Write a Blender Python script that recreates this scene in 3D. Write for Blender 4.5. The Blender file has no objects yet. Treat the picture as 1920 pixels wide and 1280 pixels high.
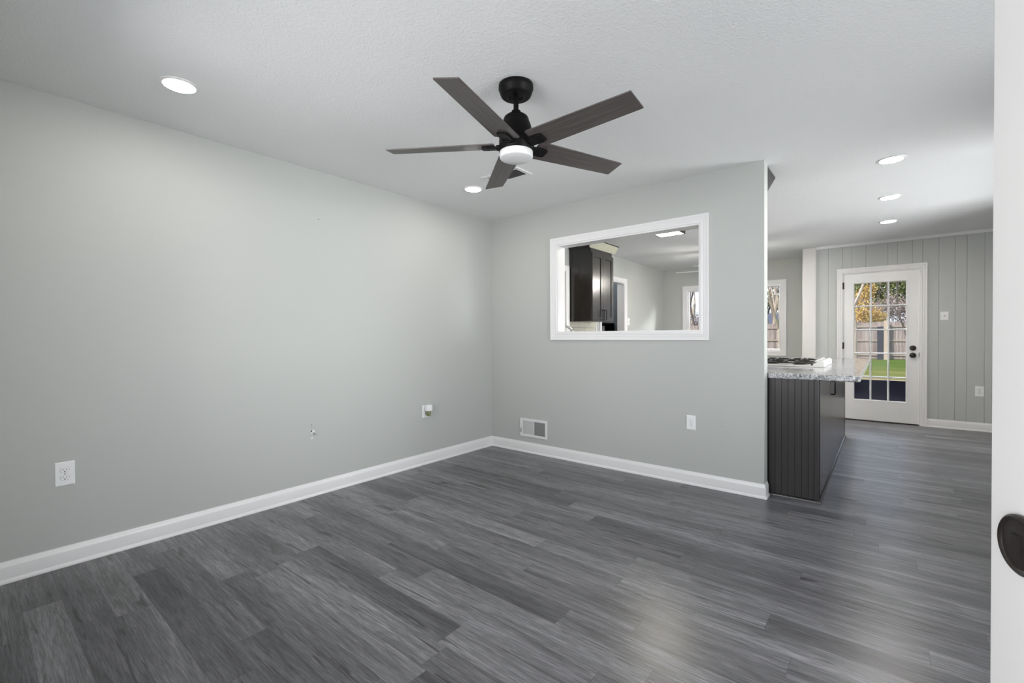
import bpy, bmesh, math, random
from mathutils import Vector, Matrix, Euler

sc = bpy.context.scene
COL = sc.collection
R = math.radians

# ------------------------------------------------------------------ camera
cd = bpy.data.cameras.new('camera')
cam = bpy.data.objects.new('camera', cd)
COL.objects.link(cam)
cd.sensor_fit = 'HORIZONTAL'
cd.sensor_width = 36.0
cd.lens = 853.45 / 1920 * 36.0
cd.clip_start = 0.02
YAW, PITCH, ROLL = 0.6853, -0.01127, -0.0057
F = Vector((-math.sin(YAW) * math.cos(PITCH), math.cos(YAW) * math.cos(PITCH), math.sin(PITCH)))
Rt = Vector((math.cos(YAW), math.sin(YAW), 0))
Up = Rt.cross(F)
R2 = Rt * math.cos(ROLL) + Up * math.sin(ROLL)
U2 = R2.cross(F)
m = Matrix((R2, U2, -F)).transposed().to_4x4()
m.translation = Vector((3.31, -3.6943, 1.1854))
cam.matrix_world = m
sc.camera = cam

# ------------------------------------------------------------------ exposure
sc.view_settings.view_transform = 'Standard'
sc.view_settings.look = 'None'
sc.view_settings.exposure = 0.19
sc.view_settings.gamma = 1.0
sc.view_settings.use_curve_mapping = False
sc.cycles.use_denoising = True
sc.cycles.max_bounces = 10
sc.cycles.diffuse_bounces = 6
sc.cycles.glossy_bounces = 4
sc.cycles.transparent_max_bounces = 12
sc.cycles.sample_clamp_indirect = 6.0
sc.cycles.caustics_reflective = False
sc.cycles.caustics_refractive = False

# ------------------------------------------------------------------ sky, sun, daylight
w = bpy.data.worlds.new('sky')
sc.world = w
w.use_nodes = True
nt = w.node_tree
nt.nodes.clear()
wo = nt.nodes.new('ShaderNodeOutputWorld')
bg = nt.nodes.new('ShaderNodeBackground')
tc = nt.nodes.new('ShaderNodeTexCoord')
sp = nt.nodes.new('ShaderNodeSeparateXYZ')
cr = nt.nodes.new('ShaderNodeValToRGB')
cr.color_ramp.elements[0].position = 0.0
cr.color_ramp.elements[0].color = (0.86, 0.90, 1.0, 1)
cr.color_ramp.elements[1].position = 0.6
cr.color_ramp.elements[1].color = (0.50, 0.68, 1.0, 1)
nt.links.new(tc.outputs['Generated'], sp.inputs[0])
nt.links.new(sp.outputs['Z'], cr.inputs[0])
nt.links.new(cr.outputs[0], bg.inputs[0])
bg.inputs[1].default_value = 1.2
nt.links.new(bg.outputs[0], wo.inputs[0])


def lamp(name, kind, loc, energy, color=(1, 1, 1), rot=(0, 0, 0), **kw):
    d = bpy.data.lights.new(name, kind)
    d.energy = energy
    d.color = color
    for k, v in kw.items():
        setattr(d, k, v)
    o = bpy.data.objects.new(name, d)
    o.location = loc
    o.rotation_euler = rot
    COL.objects.link(o)
    return o


DAY = (0.975, 0.983, 1.0)
lamp('sun', 'SUN', (-20, -20, 20), 4.2, (1.0, 0.93, 0.84), Vector((.50, .52, -.69)).to_track_quat('-Z', 'Y').to_euler(), angle=R(2))
# daylight entering by the open front door and the front window (behind the camera)
lamp('front_door_daylight', 'AREA', (3.27, -5.3, 1.1), 21, DAY, (R(90), 0, 0), shape='RECTANGLE', size=1.3, size_y=1.9)
lamp('front_window_daylight', 'AREA', (1.85, -5.3, 1.4), 105, DAY, (R(90), 0, 0), shape='RECTANGLE', size=2.0, size_y=1.5)
lamp('right_window_daylight', 'AREA', (6.4, -1.75, 1.3), 150, DAY, (R(90), 0, R(90)), shape='RECTANGLE', size=2.2, size_y=1.5)  # added lamp outside an invented window, brightening the front room
lamp('passage_window_daylight', 'AREA', (6.4, 1.5, 1.1), 235, DAY, (R(90), 0, R(90)), shape='RECTANGLE', size=2.0, size_y=1.5)  # same for the passage: added fill behind an invented window
lamp('dining_sky', 'AREA', (1.2, 5.75, 3.0), 1000, DAY, (R(-42), 0, 0), shape='RECTANGLE', size=2.2, size_y=1.3)  # added lamp above the window head, out of view, boosting the sky
lamp('yard_door_sky', 'AREA', (3.26, 4.95, 2.9), 25, DAY, (R(-38), 0, 0), shape='RECTANGLE', size=1.0, size_y=1.1)  # unseen lamp added above the glazed door to strengthen the skylight
lamp('hall_light', 'POINT', (-1.1, .75, 2.2), 2.5, (1.0, 0.93, 0.82), shadow_soft_size=0.1)
lamp('utility_room_light', 'POINT', (-0.6, 2.9, 2.2), 5, (0.95, 0.97, 1.0), shadow_soft_size=0.1)


# ------------------------------------------------------------------ materials
def s2l(c):
    return tuple(((x / 255) / 12.92 if x / 255 <= .04045 else ((x / 255 + .055) / 1.055) ** 2.4) for x in c)


class NM:
    """small wrapper round a node tree"""
    def __init__(self, name):
        self.m = bpy.data.materials.new(name)
        self.m.use_nodes = True
        self.t = self.m.node_tree
        self.b = self.t.nodes['Principled BSDF']
        self.out = self.t.nodes['Material Output']

    def n(self, typ, **kw):
        x = self.t.nodes.new(typ)
        for k, v in kw.items():
            setattr(x, k, v)
        return x

    def l(self, a, b):
        self.t.links.new(a, b)

    def setv(self, **kw):
        for k, v in kw.items():
            self.b.inputs[k.replace('_', ' ')].default_value = v if not isinstance(v, tuple) else (*v, 1)[:4]

    def math(self, op, a, b=None, c=None):
        x = self.n('ShaderNodeMath', operation=op)
        for i, v in enumerate((a, b, c)):
            if v is None:
                continue
            if isinstance(v, (int, float)):
                x.inputs[i].default_value = v
            else:
                self.l(v, x.inputs[i])
        return x.outputs[0]

    def coord(self, scale=(1, 1, 1), loc=(0, 0, 0), kind='Object'):
        t = self.n('ShaderNodeTexCoord')
        mp = self.n('ShaderNodeMapping')
        mp.inputs['Scale'].default_value = scale
        mp.inputs['Location'].default_value = loc
        self.l(t.outputs[kind], mp.inputs[0])
        return mp.outputs[0]

    def noise(self, vec, scale, detail=3, rough=.5, dist=0):
        x = self.n('ShaderNodeTexNoise')
        x.inputs['Scale'].default_value = scale
        x.inputs['Detail'].default_value = detail
        x.inputs['Roughness'].default_value = rough
        x.inputs['Distortion'].default_value = dist
        if vec is not None:
            self.l(vec, x.inputs['Vector'])
        return x.outputs['Fac']

    def ramp(self, fac, stops):
        r = self.n('ShaderNodeValToRGB')
        e = r.color_ramp.elements
        while len(e) < len(stops):
            e.new(0.5)
        for el, (p, c) in zip(e, stops):
            el.position = p
            el.color = (*c, 1)[:4]
        self.l(fac, r.inputs[0])
        return r.outputs[0]

    def mix(self, fac, a, b, mode='MIX'):
        x = self.n('ShaderNodeMix', data_type='RGBA', blend_type=mode)
        for i, v in ((0, fac), (6, a), (7, b)):
            if isinstance(v, (int, float)):
                x.inputs[i].default_value = v
            elif isinstance(v, tuple):
                x.inputs[i].default_value = (*v, 1)[:4]
            else:
                self.l(v, x.inputs[i])
        return x.outputs[2]

    def bump(self, h, strength, dist):
        b = self.n('ShaderNodeBump')
        b.inputs['Strength'].default_value = strength
        b.inputs['Distance'].default_value = dist
        self.l(h, b.inputs['Height'])
        self.l(b.outputs[0], self.b.inputs['Normal'])


def simple(name, col, rough=.5, metal=0.0, spec=.5, var=0.03, vscale=6):
    """one colour with a faint procedural variation"""
    q = NM(name)
    c = q.coord()
    n = q.noise(c, vscale, 2)
    q.l(q.mix(n, tuple(x * (1 - var) for x in col), tuple(min(1, x * (1 + var)) for x in col)), q.b.inputs['Base Color'])
    q.setv(Roughness=rough, Metallic=metal)
    q.b.inputs['Specular IOR Level'].default_value = spec
    return q.m


def wallpaint(name, col):
    q = NM(name)
    c = q.coord()
    n = q.noise(c, 1.3, 2)
    q.l(q.mix(n, tuple(x * .985 for x in col), tuple(x * 1.015 for x in col)), q.b.inputs['Base Color'])
    q.setv(Roughness=.62)
    q.b.inputs['Specular IOR Level'].default_value = .3
    q.bump(q.noise(c, 260, 3), .08, .002)
    return q.m


M = {}
M['wall'] = wallpaint('grey_wall_paint', (.475, .485, .462))
M['panelpaint'] = wallpaint('grey_panel_paint', (.49, .505, .49))
M['hallwall'] = wallpaint('cream_hall_paint', (.66, .61, .52))
M['utilwall'] = wallpaint('slate_utility_paint', (.24, .27, .30))
M['trim'] = simple('white_trim_paint', (.78, .77, .765), .32, var=.01)
M['white_plastic'] = simple('white_plastic', (.84, .84, .84), .3, var=.01)
M['door_white'] = simple('white_door_paint', (.81, .80, .79), .35, var=.015)
M['entry_white'] = simple('white_entry_door_paint', (.66, .64, .62), .38, var=.015)
M['bronze'] = simple('oil_rubbed_bronze', (.030, .024, .021), .30, .5)
M['blackmetal'] = simple('matte_black_metal', (.005, .0045, .0045), .45, 0, .12)
M['blackhole'] = simple('dark_opening', (.012, .012, .013), .8)
M['slot'] = simple('socket_slot', (.05, .045, .045), .7)
M['chrome'] = simple('polished_steel', (.62, .62, .63), .18, 1.0)
M['vent_white'] = simple('white_enamel', (.74, .74, .73), .4, var=.01)
M['vent_grey'] = simple('vent_fin_grey', (.36, .36, .35), .5, var=.02)
M['cast_iron'] = simple('cast_iron', (.012, .012, .012), .5)
M['cook_white'] = simple('white_enamel_cooktop', (.82, .81, .79), .15, var=.01)
M['cream'] = simple('cream_crown', (.55, .54, .42), .3, var=.03)  # glare on the dark crown's front, painted in as pale cream
M['frost'] = simple('frosted_white_glass', (.80, .80, .80), .35, var=.01)
M['amber'] = simple('oil_bottle', (.16, .17, .06), .1)
M['wire'] = simple('brass_connector', (.35, .31, .22), .3, 1.0)

# ceiling: rolled texture
q = NM('textured_ceiling_paint')
c = q.coord()
n1 = q.noise(c, 85, 3, .6)
n2 = q.noise(c, 34, 2, .5)
h = q.math('ADD', q.ramp(n1, [(.42, (0, 0, 0)), (.66, (1, 1, 1))]), q.math('MULTIPLY', n2, .5))
q.bump(h, .24, .006)
q.l(q.mix(q.noise(c, .9, 2), (.79, .79, .785), (.81, .81, .805)), q.b.inputs['Base Color'])
q.setv(Roughness=.8)
q.b.inputs['Specular IOR Level'].default_value = .2
M['ceiling'] = q.m

# floor: dark grey vinyl planks running along x
q = NM('grey_vinyl_planks')
tcn = q.n('ShaderNodeTexCoord')
sx = q.n('ShaderNodeSeparateXYZ')
q.l(tcn.outputs['Object'], sx.inputs[0])
X, Y = sx.outputs[0], sx.outputs[1]
PW, PL = .1255, 1.15
ry = q.math('DIVIDE', q.math('ADD', Y, .012), PW)
row = q.math('FLOOR', ry)
wn = q.n('ShaderNodeTexWhiteNoise', noise_dimensions='1D')
q.l(row, wn.inputs['W'])
px_ = q.math('ADD', q.math('DIVIDE', X, PL), q.math('MULTIPLY', wn.outputs['Value'], 7.3))
pk = q.math('FLOOR', px_)
cid = q.n('ShaderNodeCombineXYZ')
q.l(row, cid.inputs[0])
q.l(pk, cid.inputs[1])
wp = q.n('ShaderNodeTexWhiteNoise', noise_dimensions='3D')
q.l(cid.outputs[0], wp.inputs['Vector'])
# per plank shifted grain coordinates
gv = q.n('ShaderNodeCombineXYZ')
q.l(q.math('MULTIPLY', X, 1.0), gv.inputs[0])
q.l(q.math('MULTIPLY', Y, 1.0), gv.inputs[1])
q.l(q.math('MULTIPLY', wp.outputs['Value'], 37.0), gv.inputs[2])


def stretch(s):
    mp = q.n('ShaderNodeMapping')
    mp.inputs['Scale'].default_value = s
    q.l(gv.outputs[0], mp.inputs[0])
    return mp.outputs[0]


g_fine = q.noise(stretch((11, 230, 1)), 1, 3, .7)
g_mid = q.noise(stretch((2.6, 42, 1)), 1, 5, .68, 1.4)
g_broad = q.noise(stretch((.9, 11, 1)), 1, 2, .5, .4)
crack = q.noise(stretch((2.2, 46, 1)), 1, 3, .5, .7)
knot = q.noise(stretch((4.2, 15, 1)), 1, 2, .4, .5)
base = q.ramp(wp.outputs['Value'], [(0, (.100, .099, .105)), (.5, (.146, .145, .152)), (1, (.190, .189, .197))])
c1 = q.mix(q.ramp(g_mid, [(.30, (0, 0, 0)), (.70, (1, 1, 1))]), (.56, .55, .555), (1.40, 1.40, 1.41))
c1 = q.mix(1.0, base, c1, 'MULTIPLY')
c2 = q.mix(1.0, c1, q.mix(q.ramp(g_fine, [(.34, (0, 0, 0)), (.66, (1, 1, 1))]), (.62, .62, .62), (1.36, 1.36, 1.36)), 'MULTIPLY')
c2 = q.mix(1.0, c2, q.mix(q.ramp(g_broad, [(.3, (0, 0, 0)), (.68, (1, 1, 1))]), (.66, .66, .66), (1.22, 1.22, 1.22)), 'MULTIPLY')
dk = q.math('MAXIMUM', q.ramp(crack, [(.635, (0, 0, 0)), (.69, (1, 1, 1))]), q.ramp(knot, [(.69, (0, 0, 0)), (.77, (1, 1, 1))]))
c3 = q.mix(q.math('MULTIPLY', dk, .72), c2, (.018, .017, .018))
fy = q.math('FRACT', ry)
fx = q.math('FRACT', px_)
ey = q.math('LESS_THAN', q.math('MINIMUM', fy, q.math('SUBTRACT', 1, fy)), .011)
ex = q.math('LESS_THAN', q.math('MINIMUM', fx, q.math('SUBTRACT', 1, fx)), .0011)
edge = q.math('MAXIMUM', ey, ex)
c4 = q.mix(q.math('MULTIPLY', edge, .45), c3, (.03, .03, .032))
q.l(c4, q.b.inputs['Base Color'])
q.l(q.math('ADD', q.math('MULTIPLY', g_mid, .10), .27), q.b.inputs['Roughness'])
q.b.inputs['Specular IOR Level'].default_value = .42
hh = q.math('SUBTRACT', q.math('MULTIPLY', g_fine, .35), edge)
q.bump(hh, .22, .0012)
M['floor'] = q.m


def woodgrain(name, a, b, rough, sx_=3, sy=60, coat=0.0, spec=.5):
    q = NM(name)
    v = q.coord((sx_, sy, sy))
    g = q.noise(v, 1, 4, .6, .5)
    g2 = q.noise(q.coord((sx_ * 5, sy * 4, sy * 4)), 1, 2)
    f = q.math('ADD', q.math('MULTIPLY', g, .7), q.math('MULTIPLY', g2, .3))
    q.l(q.ramp(f, [(.3, a), (.7, b)]), q.b.inputs['Base Color'])
    q.setv(Roughness=rough)
    q.b.inputs['Coat Weight'].default_value = coat
    q.b.inputs['Coat Roughness'].default_value = .12
    q.b.inputs['Specular IOR Level'].default_value = spec
    return q.m


M['blade'] = woodgrain('weathered_oak_blade', (.042, .034, .031), (.120, .103, .096), .42)
# espresso stain: grain runs vertically
q = NM('espresso_stain')
g = q.noise(q.coord((45, 45, 2.5)), 1, 4, .6, .4)
q.l(q.ramp(g, [(.3, (.018, .0155, .0155)), (.7, (.024, .0205, .0205))]), q.b.inputs['Base Color'])
q.setv(Roughness=.34)
M['espresso'] = q.m
q = NM('espresso_gloss')
g = q.noise(q.coord((45, 45, 2.5)), 1, 4, .6, .4)
q.l(q.ramp(g, [(.3, (.018, .0155, .0155)), (.7, (.024, .0205, .0205))]), q.b.inputs['Base Color'])
q.setv(Roughness=.26)
q.b.inputs['Specular IOR Level'].default_value = .7
M['espresso_gloss'] = q.m

# granite-look counter
q = NM('grey_granite_counter')
c = q.coord()
n1 = q.noise(c, 38, 5, .7, 1.2)
n2 = q.noise(c, 120, 3, .6)
n3 = q.noise(q.coord((1, 1, 1), (3, 5, 1)), 14, 5, .65, 2.5)
f = q.math('ADD', q.math('MULTIPLY', n1, .55), q.math('MULTIPLY', n2, .45))
col = q.ramp(f, [(.36, (.05, .05, .053)), (.44, (.28, .28, .29)), (.53, (.60, .60, .60)), (.66, (.80, .80, .79))])
vein = q.ramp(n3, [(.44, (1, 1, 1)), (.49, (.25, .25, .27)), (.54, (1, 1, 1))])
q.l(q.mix(1.0, col, vein, 'MULTIPLY'), q.b.inputs['Base Color'])
q.setv(Roughness=.14)
q.b.inputs['Specular IOR Level'].default_value = .8
M['granite'] = q.m

# tile backsplash (cream subway tile)
q = NM('cream_subway_tile')
tcn = q.n('ShaderNodeTexCoord')
s_ = q.n('ShaderNodeSeparateXYZ')
q.l(tcn.outputs['Object'], s_.inputs[0])
cb = q.n('ShaderNodeCombineXYZ')
q.l(s_.outputs[1], cb.inputs[0])
q.l(s_.outputs[2], cb.inputs[1])
bt = q.n('ShaderNodeTexBrick')
bt.inputs['Scale'].default_value = 1
bt.inputs['Brick Width'].default_value = .305
bt.inputs['Row Height'].default_value = .10
bt.inputs['Mortar Size'].default_value = .004
bt.inputs['Color1'].default_value = (.58, .55, .44, 1)
bt.inputs['Color2'].default_value = (.52, .50, .41, 1)
bt.inputs['Mortar'].default_value = (.30, .28, .24, 1)
q.l(cb.outputs[0], bt.inputs['Vector'])
q.l(bt.outputs['Color'], q.b.inputs['Base Color'])
q.setv(Roughness=.2)
M['tile'] = q.m

# window glass: clear, thin
q = NM('clear_window_glass')
q.t.nodes.remove(q.b)
tr = q.n('ShaderNodeBsdfTransparent')
gl = q.n('ShaderNodeBsdfGlossy')
gl.inputs['Roughness'].default_value = .02
tr.inputs[0].default_value = (.97, .98, .98, 1)
lw = q.n('ShaderNodeFresnel')
lw.inputs[0].default_value = 1.16
mx = q.n('ShaderNodeMixShader')
q.l(lw.outputs[0], mx.inputs[0])
q.l(tr.outputs[0], mx.inputs[1])
q.l(gl.outputs[0], mx.inputs[2])
q.l(mx.outputs[0], q.out.inputs[0])
M['glass'] = q.m


def emitter(name, col, strength):
    q = NM(name)
    q.setv(Base_Color=(.9, .9, .9))
    q.b.inputs['Emission Color'].default_value = (*col, 1)
    q.b.inputs['Emission Strength'].default_value = strength
    return q.m


M['lens'] = emitter('lit_led_lens', (1.0, .95, .90), 84)
M['lens_p'] = emitter('lit_passage_led_lens', (1.0, .95, .90), 215)
M['globe_lit'] = emitter('lit_fan_globe', (1.0, .95, .87), 215)  # hidden globe made to glow as added light for kitchen and dining
M['lens_k'] = emitter('lit_kitchen_diffuser', (1.0, .93, .80), 32)

# outdoors
M['deck'] = woodgrain('dark_deck_stain', (.005, .005, .007), (.012, .0115, .016), .6, 1.5, 30, spec=0.0)
q = NM('grey_fence_wood')
g = q.noise(q.coord((14, 14, .8)), 1, 4, .6, .5)
g2 = q.noise(q.coord((7.2, 1, .05)), 1, 1)
f = q.math('ADD', q.math('MULTIPLY', g, .6), q.math('MULTIPLY', g2, .4))
q.l(q.ramp(f, [(.32, (.22, .17, .16)), (.5, (.36, .29, .27)), (.68, (.52, .44, .41))]), q.b.inputs['Base Color'])
q.setv(Roughness=.85)
q.b.inputs['Specular IOR Level'].default_value = .1
M['fence'] = q.m
M['fencerail'] = woodgrain('fence_rail_wood', (.34, .26, .22), (.50, .41, .36), .85, 2, 20)
M['newpost'] = woodgrain('pale_post_wood', (.48, .36, .27), (.62, .50, .40), .8, 12, 12)
M['darkboard'] = woodgrain('dark_weathered_board', (.028, .030, .045), (.06, .06, .078), .7, 12, 12)
q = NM('winter_lawn')
c = q.coord()
n = q.noise(c, .55, 4, .65)
n2 = q.noise(c, 14, 3, .7)
sy_ = q.n('ShaderNodeSeparateXYZ')
q.l(q.n('ShaderNodeTexCoord').outputs['Object'], sy_.inputs[0])
grad = q.n('ShaderNodeMapRange')
grad.inputs['From Min'].default_value = 12
grad.inputs['From Max'].default_value = 22
q.l(sy_.outputs[1], grad.inputs[0])
f = q.math('ADD', q.math('ADD', q.math('MULTIPLY', n, .9), q.math('MULTIPLY', n2, .35)), q.math('MULTIPLY', grad.outputs[0], .35))
q.l(q.ramp(f, [(.52, (.30, .24, .12)), (.72, (.21, .20, .07)), (.98, (.09, .14, .03)), (1, (.12, .17, .045))]), q.b.inputs['Base Color'])
q.setv(Roughness=.95)
q.b.inputs['Specular IOR Level'].default_value = 0
M['lawn'] = q.m
M['bark_pale'] = woodgrain('pale_bark', (.36, .27, .20), (.62, .52, .43), .9, 3, 3)
M['bark_grey'] = woodgrain('grey_bark', (.17, .13, .12), (.34, .27, .24), .9, 3, 3)
M['bark_dark'] = woodgrain('dark_bark', (.07, .055, .05), (.16, .13, .12), .9, 3, 3)


def leafmat(name, a, b):
    q = NM(name)
    n = q.noise(q.coord(), 1.7, 3)
    q.l(q.ramp(n, [(.3, a), (.7, b)]), q.b.inputs['Base Color'])
    q.setv(Roughness=.8)
    return q.m


M['leaf_green'] = leafmat('pine_needles', (.14, .17, .06), (.36, .36, .15))
M['leaf_green2'] = leafmat('dull_evergreen', (.15, .16, .09), (.36, .33, .20))
M['leaf_yellow'] = leafmat('yellow_leaves', (.55, .34, .10), (.72, .52, .22))
M['twig'] = leafmat('bare_twigs', (.30, .22, .20), (.46, .36, .33))
M['roof_red'] = simple('red_brown_shingles', (.36, .15, .10), .85, var=.2)
M['roof_dark'] = simple('slate_shingles', (.10, .11, .14), .85, var=.2)
M['brick'] = simple('brown_brick', (.24, .15, .11), .85, var=.25)
M['jar'] = simple('dark_grey_canister', (.10, .105, .12), .35)


# ------------------------------------------------------------------ mesh builder
class MB:
    def __init__(self):
        self.v = []
        self.f = []

    def add(self, vs, fs):
        o = len(self.v)
        self.v += [tuple(x) for x in vs]
        self.f += [tuple(i + o for i in f) for f in fs]
        return self

    def box(self, x0, x1, y0, y1, z0, z1):
        vs = [(x0, y0, z0), (x1, y0, z0), (x1, y1, z0), (x0, y1, z0), (x0, y0, z1), (x1, y0, z1), (x1, y1, z1), (x0, y1, z1)]
        return self.add(vs, [(3, 2, 1, 0), (4, 5, 6, 7), (0, 1, 5, 4), (1, 2, 6, 5), (2, 3, 7, 6), (3, 0, 4, 7)])

    def prism(self, poly, axis, a, b):
        """poly 2D, extruded along axis; remaining axes in xyz order"""
        def p3(u, v, t):
            return {0: (t, u, v), 1: (u, t, v), 2: (u, v, t)}[axis]
        n = len(poly)
        vs = [p3(u, v, a) for u, v in poly] + [p3(u, v, b) for u, v in poly]
        fs = [tuple(range(n - 1, -1, -1)), tuple(range(n, 2 * n))]
        fs += [(i, (i + 1) % n, (i + 1) % n + n, i + n) for i in range(n)]
        return self.add(vs, fs)

    def lathe(self, prof, center=(0, 0, 0), axis=2, seg=32, cap=True):
        """prof: (radius, height) list"""
        vs = []
        for r, h in prof:
            for k in range(seg):
                a = 2 * math.pi * k / seg
                c_, s = r * math.cos(a), r * math.sin(a)
                p = {2: (c_, s, h), 0: (h, c_, s), 1: (s, h, c_)}[axis]
                vs.append(tuple(p[i] + center[i] for i in range(3)))
        fs = []
        for j in range(len(prof) - 1):
            for k in range(seg):
                k2 = (k + 1) % seg
                fs.append((j * seg + k, j * seg + k2, (j + 1) * seg + k2, (j + 1) * seg + k))
        if cap:
            fs.append(tuple(range(seg - 1, -1, -1)))
            fs.append(tuple((len(prof) - 1) * seg + k for k in range(seg)))
        return self.add(vs, fs)

    def tube(self, pts, rad, seg=8, caps=True):
        pts = [Vector(p) for p in pts]
        rads = rad if isinstance(rad, (list, tuple)) else [rad] * len(pts)
        vs, fs = [], []
        ref = None
        for i, p in enumerate(pts):
            d = (pts[min(i + 1, len(pts) - 1)] - pts[max(i - 1, 0)]).normalized()
            if ref is None:
                ref = Vector((0, 0, 1)) if abs(d.z) < .9 else Vector((1, 0, 0))
            a = d.cross(ref).normalized()
            ref = a.cross(d).normalized()
            for k in range(seg):
                t = 2 * math.pi * k / seg
                vs.append(p + (a * math.cos(t) + ref * math.sin(t)) * rads[i])
        for i in range(len(pts) - 1):
            for k in range(seg):
                k2 = (k + 1) % seg
                fs.append((i * seg + k, i * seg + k2, (i + 1) * seg + k2, (i + 1) * seg + k))
        if caps:
            fs.append(tuple(range(seg - 1, -1, -1)))
            fs.append(tuple((len(pts) - 1) * seg + k for k in range(seg)))
        return self.add(vs, fs)

    def sweep(self, path, prof):
        """mitred moulding: path of (x,y) on the floor plan, prof of (out,z); out = left of travel"""
        n = len(path)
        P = [Vector(p) for p in path]
        dirs = [(P[i + 1] - P[i]).normalized() for i in range(n - 1)]
        nor = [Vector((-d.y, d.x)) for d in dirs]
        rings = []
        for i in range(n):
            if i == 0:
                mv = nor[0]
            elif i == n - 1:
                mv = nor[-1]
            else:
                mv = (nor[i - 1] + nor[i])
                mv = mv / (mv.dot(nor[i]))
            rings.append([(P[i].x + mv.x * o, P[i].y + mv.y * o, z) for o, z in prof])
        k = len(prof)
        vs = [p for r in rings for p in r]
        fs = [tuple(range(k)), tuple((n - 1) * k + j for j in reversed(range(k)))]
        for i in range(n - 1):
            for j in range(k):
                j2 = (j + 1) % k
                fs.append((i * k + j, (i + 1) * k + j, (i + 1) * k + j2, i * k + j2))
        return self.add(vs, fs)

    def casing(self, u0, u1, v0, v1, prof, to3, sides=4):
        """mitred frame round an opening; prof of (outwards, proud)"""
        if sides == 4:
            cs = [(u0, v0, -1, -1), (u1, v0, 1, -1), (u1, v1, 1, 1), (u0, v1, -1, 1)]
        else:
            cs = [(u0, v0, -1, 0), (u0, v1, -1, 1), (u1, v1, 1, 1), (u1, v0, 1, 0)]
        k = len(prof)
        vs = [to3(u + su * a, v + sv * a, d) for u, v, su, sv in cs for a, d in prof]
        fs = []
        for i in range(4 if sides == 4 else 3):
            i2 = (i + 1) % 4
            for j in range(k):
                j2 = (j + 1) % k
                fs.append((i * k + j, i2 * k + j, i2 * k + j2, i * k + j2))
        if sides != 4:
            fs += [tuple(range(k)), tuple(3 * k + j for j in reversed(range(k)))]
        return self.add(vs, fs)


OFF = {}


def link(name, mb, mat, parent=None, smooth=None, bevel=None, bseg=2):
    me = bpy.data.meshes.new(name)
    off = OFF.get(parent.name, Vector((0, 0, 0))) if parent else Vector((0, 0, 0))
    me.from_pydata([tuple(Vector(p) - off) for p in mb.v], [], mb.f)
    bm = bmesh.new()
    bm.from_mesh(me)
    bmesh.ops.recalc_face_normals(bm, faces=bm.faces)
    bm.to_mesh(me)
    bm.free()
    me.materials.append(mat)
    if smooth:
        for p in me.polygons:
            p.use_smooth = True
        me.set_sharp_from_angle(angle=R(smooth))
    o = bpy.data.objects.new(name, me)
    COL.objects.link(o)
    if parent:
        o.parent = parent
        OFF[o.name] = off
    if bevel:
        b = o.modifiers.new('bevel', 'BEVEL')
        b.width = bevel
        b.segments = bseg
        b.limit_method = 'ANGLE'
    return o


def tag(o, label=None, cat=None, group=None, kind=None):
    if label:
        o['label'] = label
    if cat:
        o['category'] = cat
    if group:
        o['group'] = group
    if kind:
        o['kind'] = kind
    return o


def thing(name, label, cat, loc=(0, 0, 0), group=None, kind=None):
    o = bpy.data.objects.new(name, None)
    o.empty_display_size = .1
    COL.objects.link(o)
    o.location = loc
    OFF[o.name] = Vector(loc)
    return tag(o, label, cat, group, kind)


def struct(name, mb, mat, label, cat, **kw):
    return tag(link(name, mb, mat, **kw), label, cat, kind='structure')


def copy_tree(root, loc, rz=None, label=None):
    r = root.copy()
    COL.objects.link(r)
    r.location = loc
    if rz is not None:
        r.rotation_euler = (0, 0, rz)
    if label:
        r['label'] = label
    for ch in list(root.children):
        c_ = ch.copy()
        COL.objects.link(c_)
        c_.parent = r
        for g_ in ch.children:
            d_ = g_.copy()
            COL.objects.link(d_)
            d_.parent = c_
    return r


# ------------------------------------------------------------------ room shell
H = 2.44
L = 2.64          # length of the pass-through wall
YF = 4.176        # panelled wall
YD = 4.988        # dining room window wall
XR = 4.75         # right wall
YE = -3.70        # entry wall

struct('floor', MB().box(-1.6, XR + .12, YE - .5, YD + .15, -.12, 0), M['floor'], 'dark grey wood-look plank floor running through the rooms', 'floor')
struct('ceiling', MB().box(-1.6, XR + .12, YE - .4, YD + .15, H, H + .25), M['ceiling'], 'white textured ceiling', 'ceiling')

# left wall with two doorways further back in the kitchen
D1 = (.72, 1.50, 2.06)
D2 = (2.49, 3.285, 2.05)
mb = MB()
mb.box(-.12, 0, YE - .15, D1[0], 0, H).box(-.12, 0, D1[0], D1[1], D1[2], H).box(-.12, 0, D1[1], D2[0], 0, H)
mb.box(-.12, 0, D2[0], D2[1], D2[2], H).box(-.12, 0, D2[1], YD + .12, 0, H)
struct('wall_left', mb, M['wall'], 'long pale grey wall on the left', 'wall')

# wall with the pass-through opening
PO = (.855, 2.196, 1.216, 2.062)
mb = MB()
mb.box(0, PO[0], 0, .12, 0, H).box(PO[1], L, 0, .12, 0, H).box(PO[0], PO[1], 0, .12, 0, PO[2]).box(PO[0], PO[1], 0, .12, PO[3], H)
struct('wall_back', mb, M['wall'], 'pale grey wall with the rectangular kitchen pass-through', 'wall')

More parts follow.
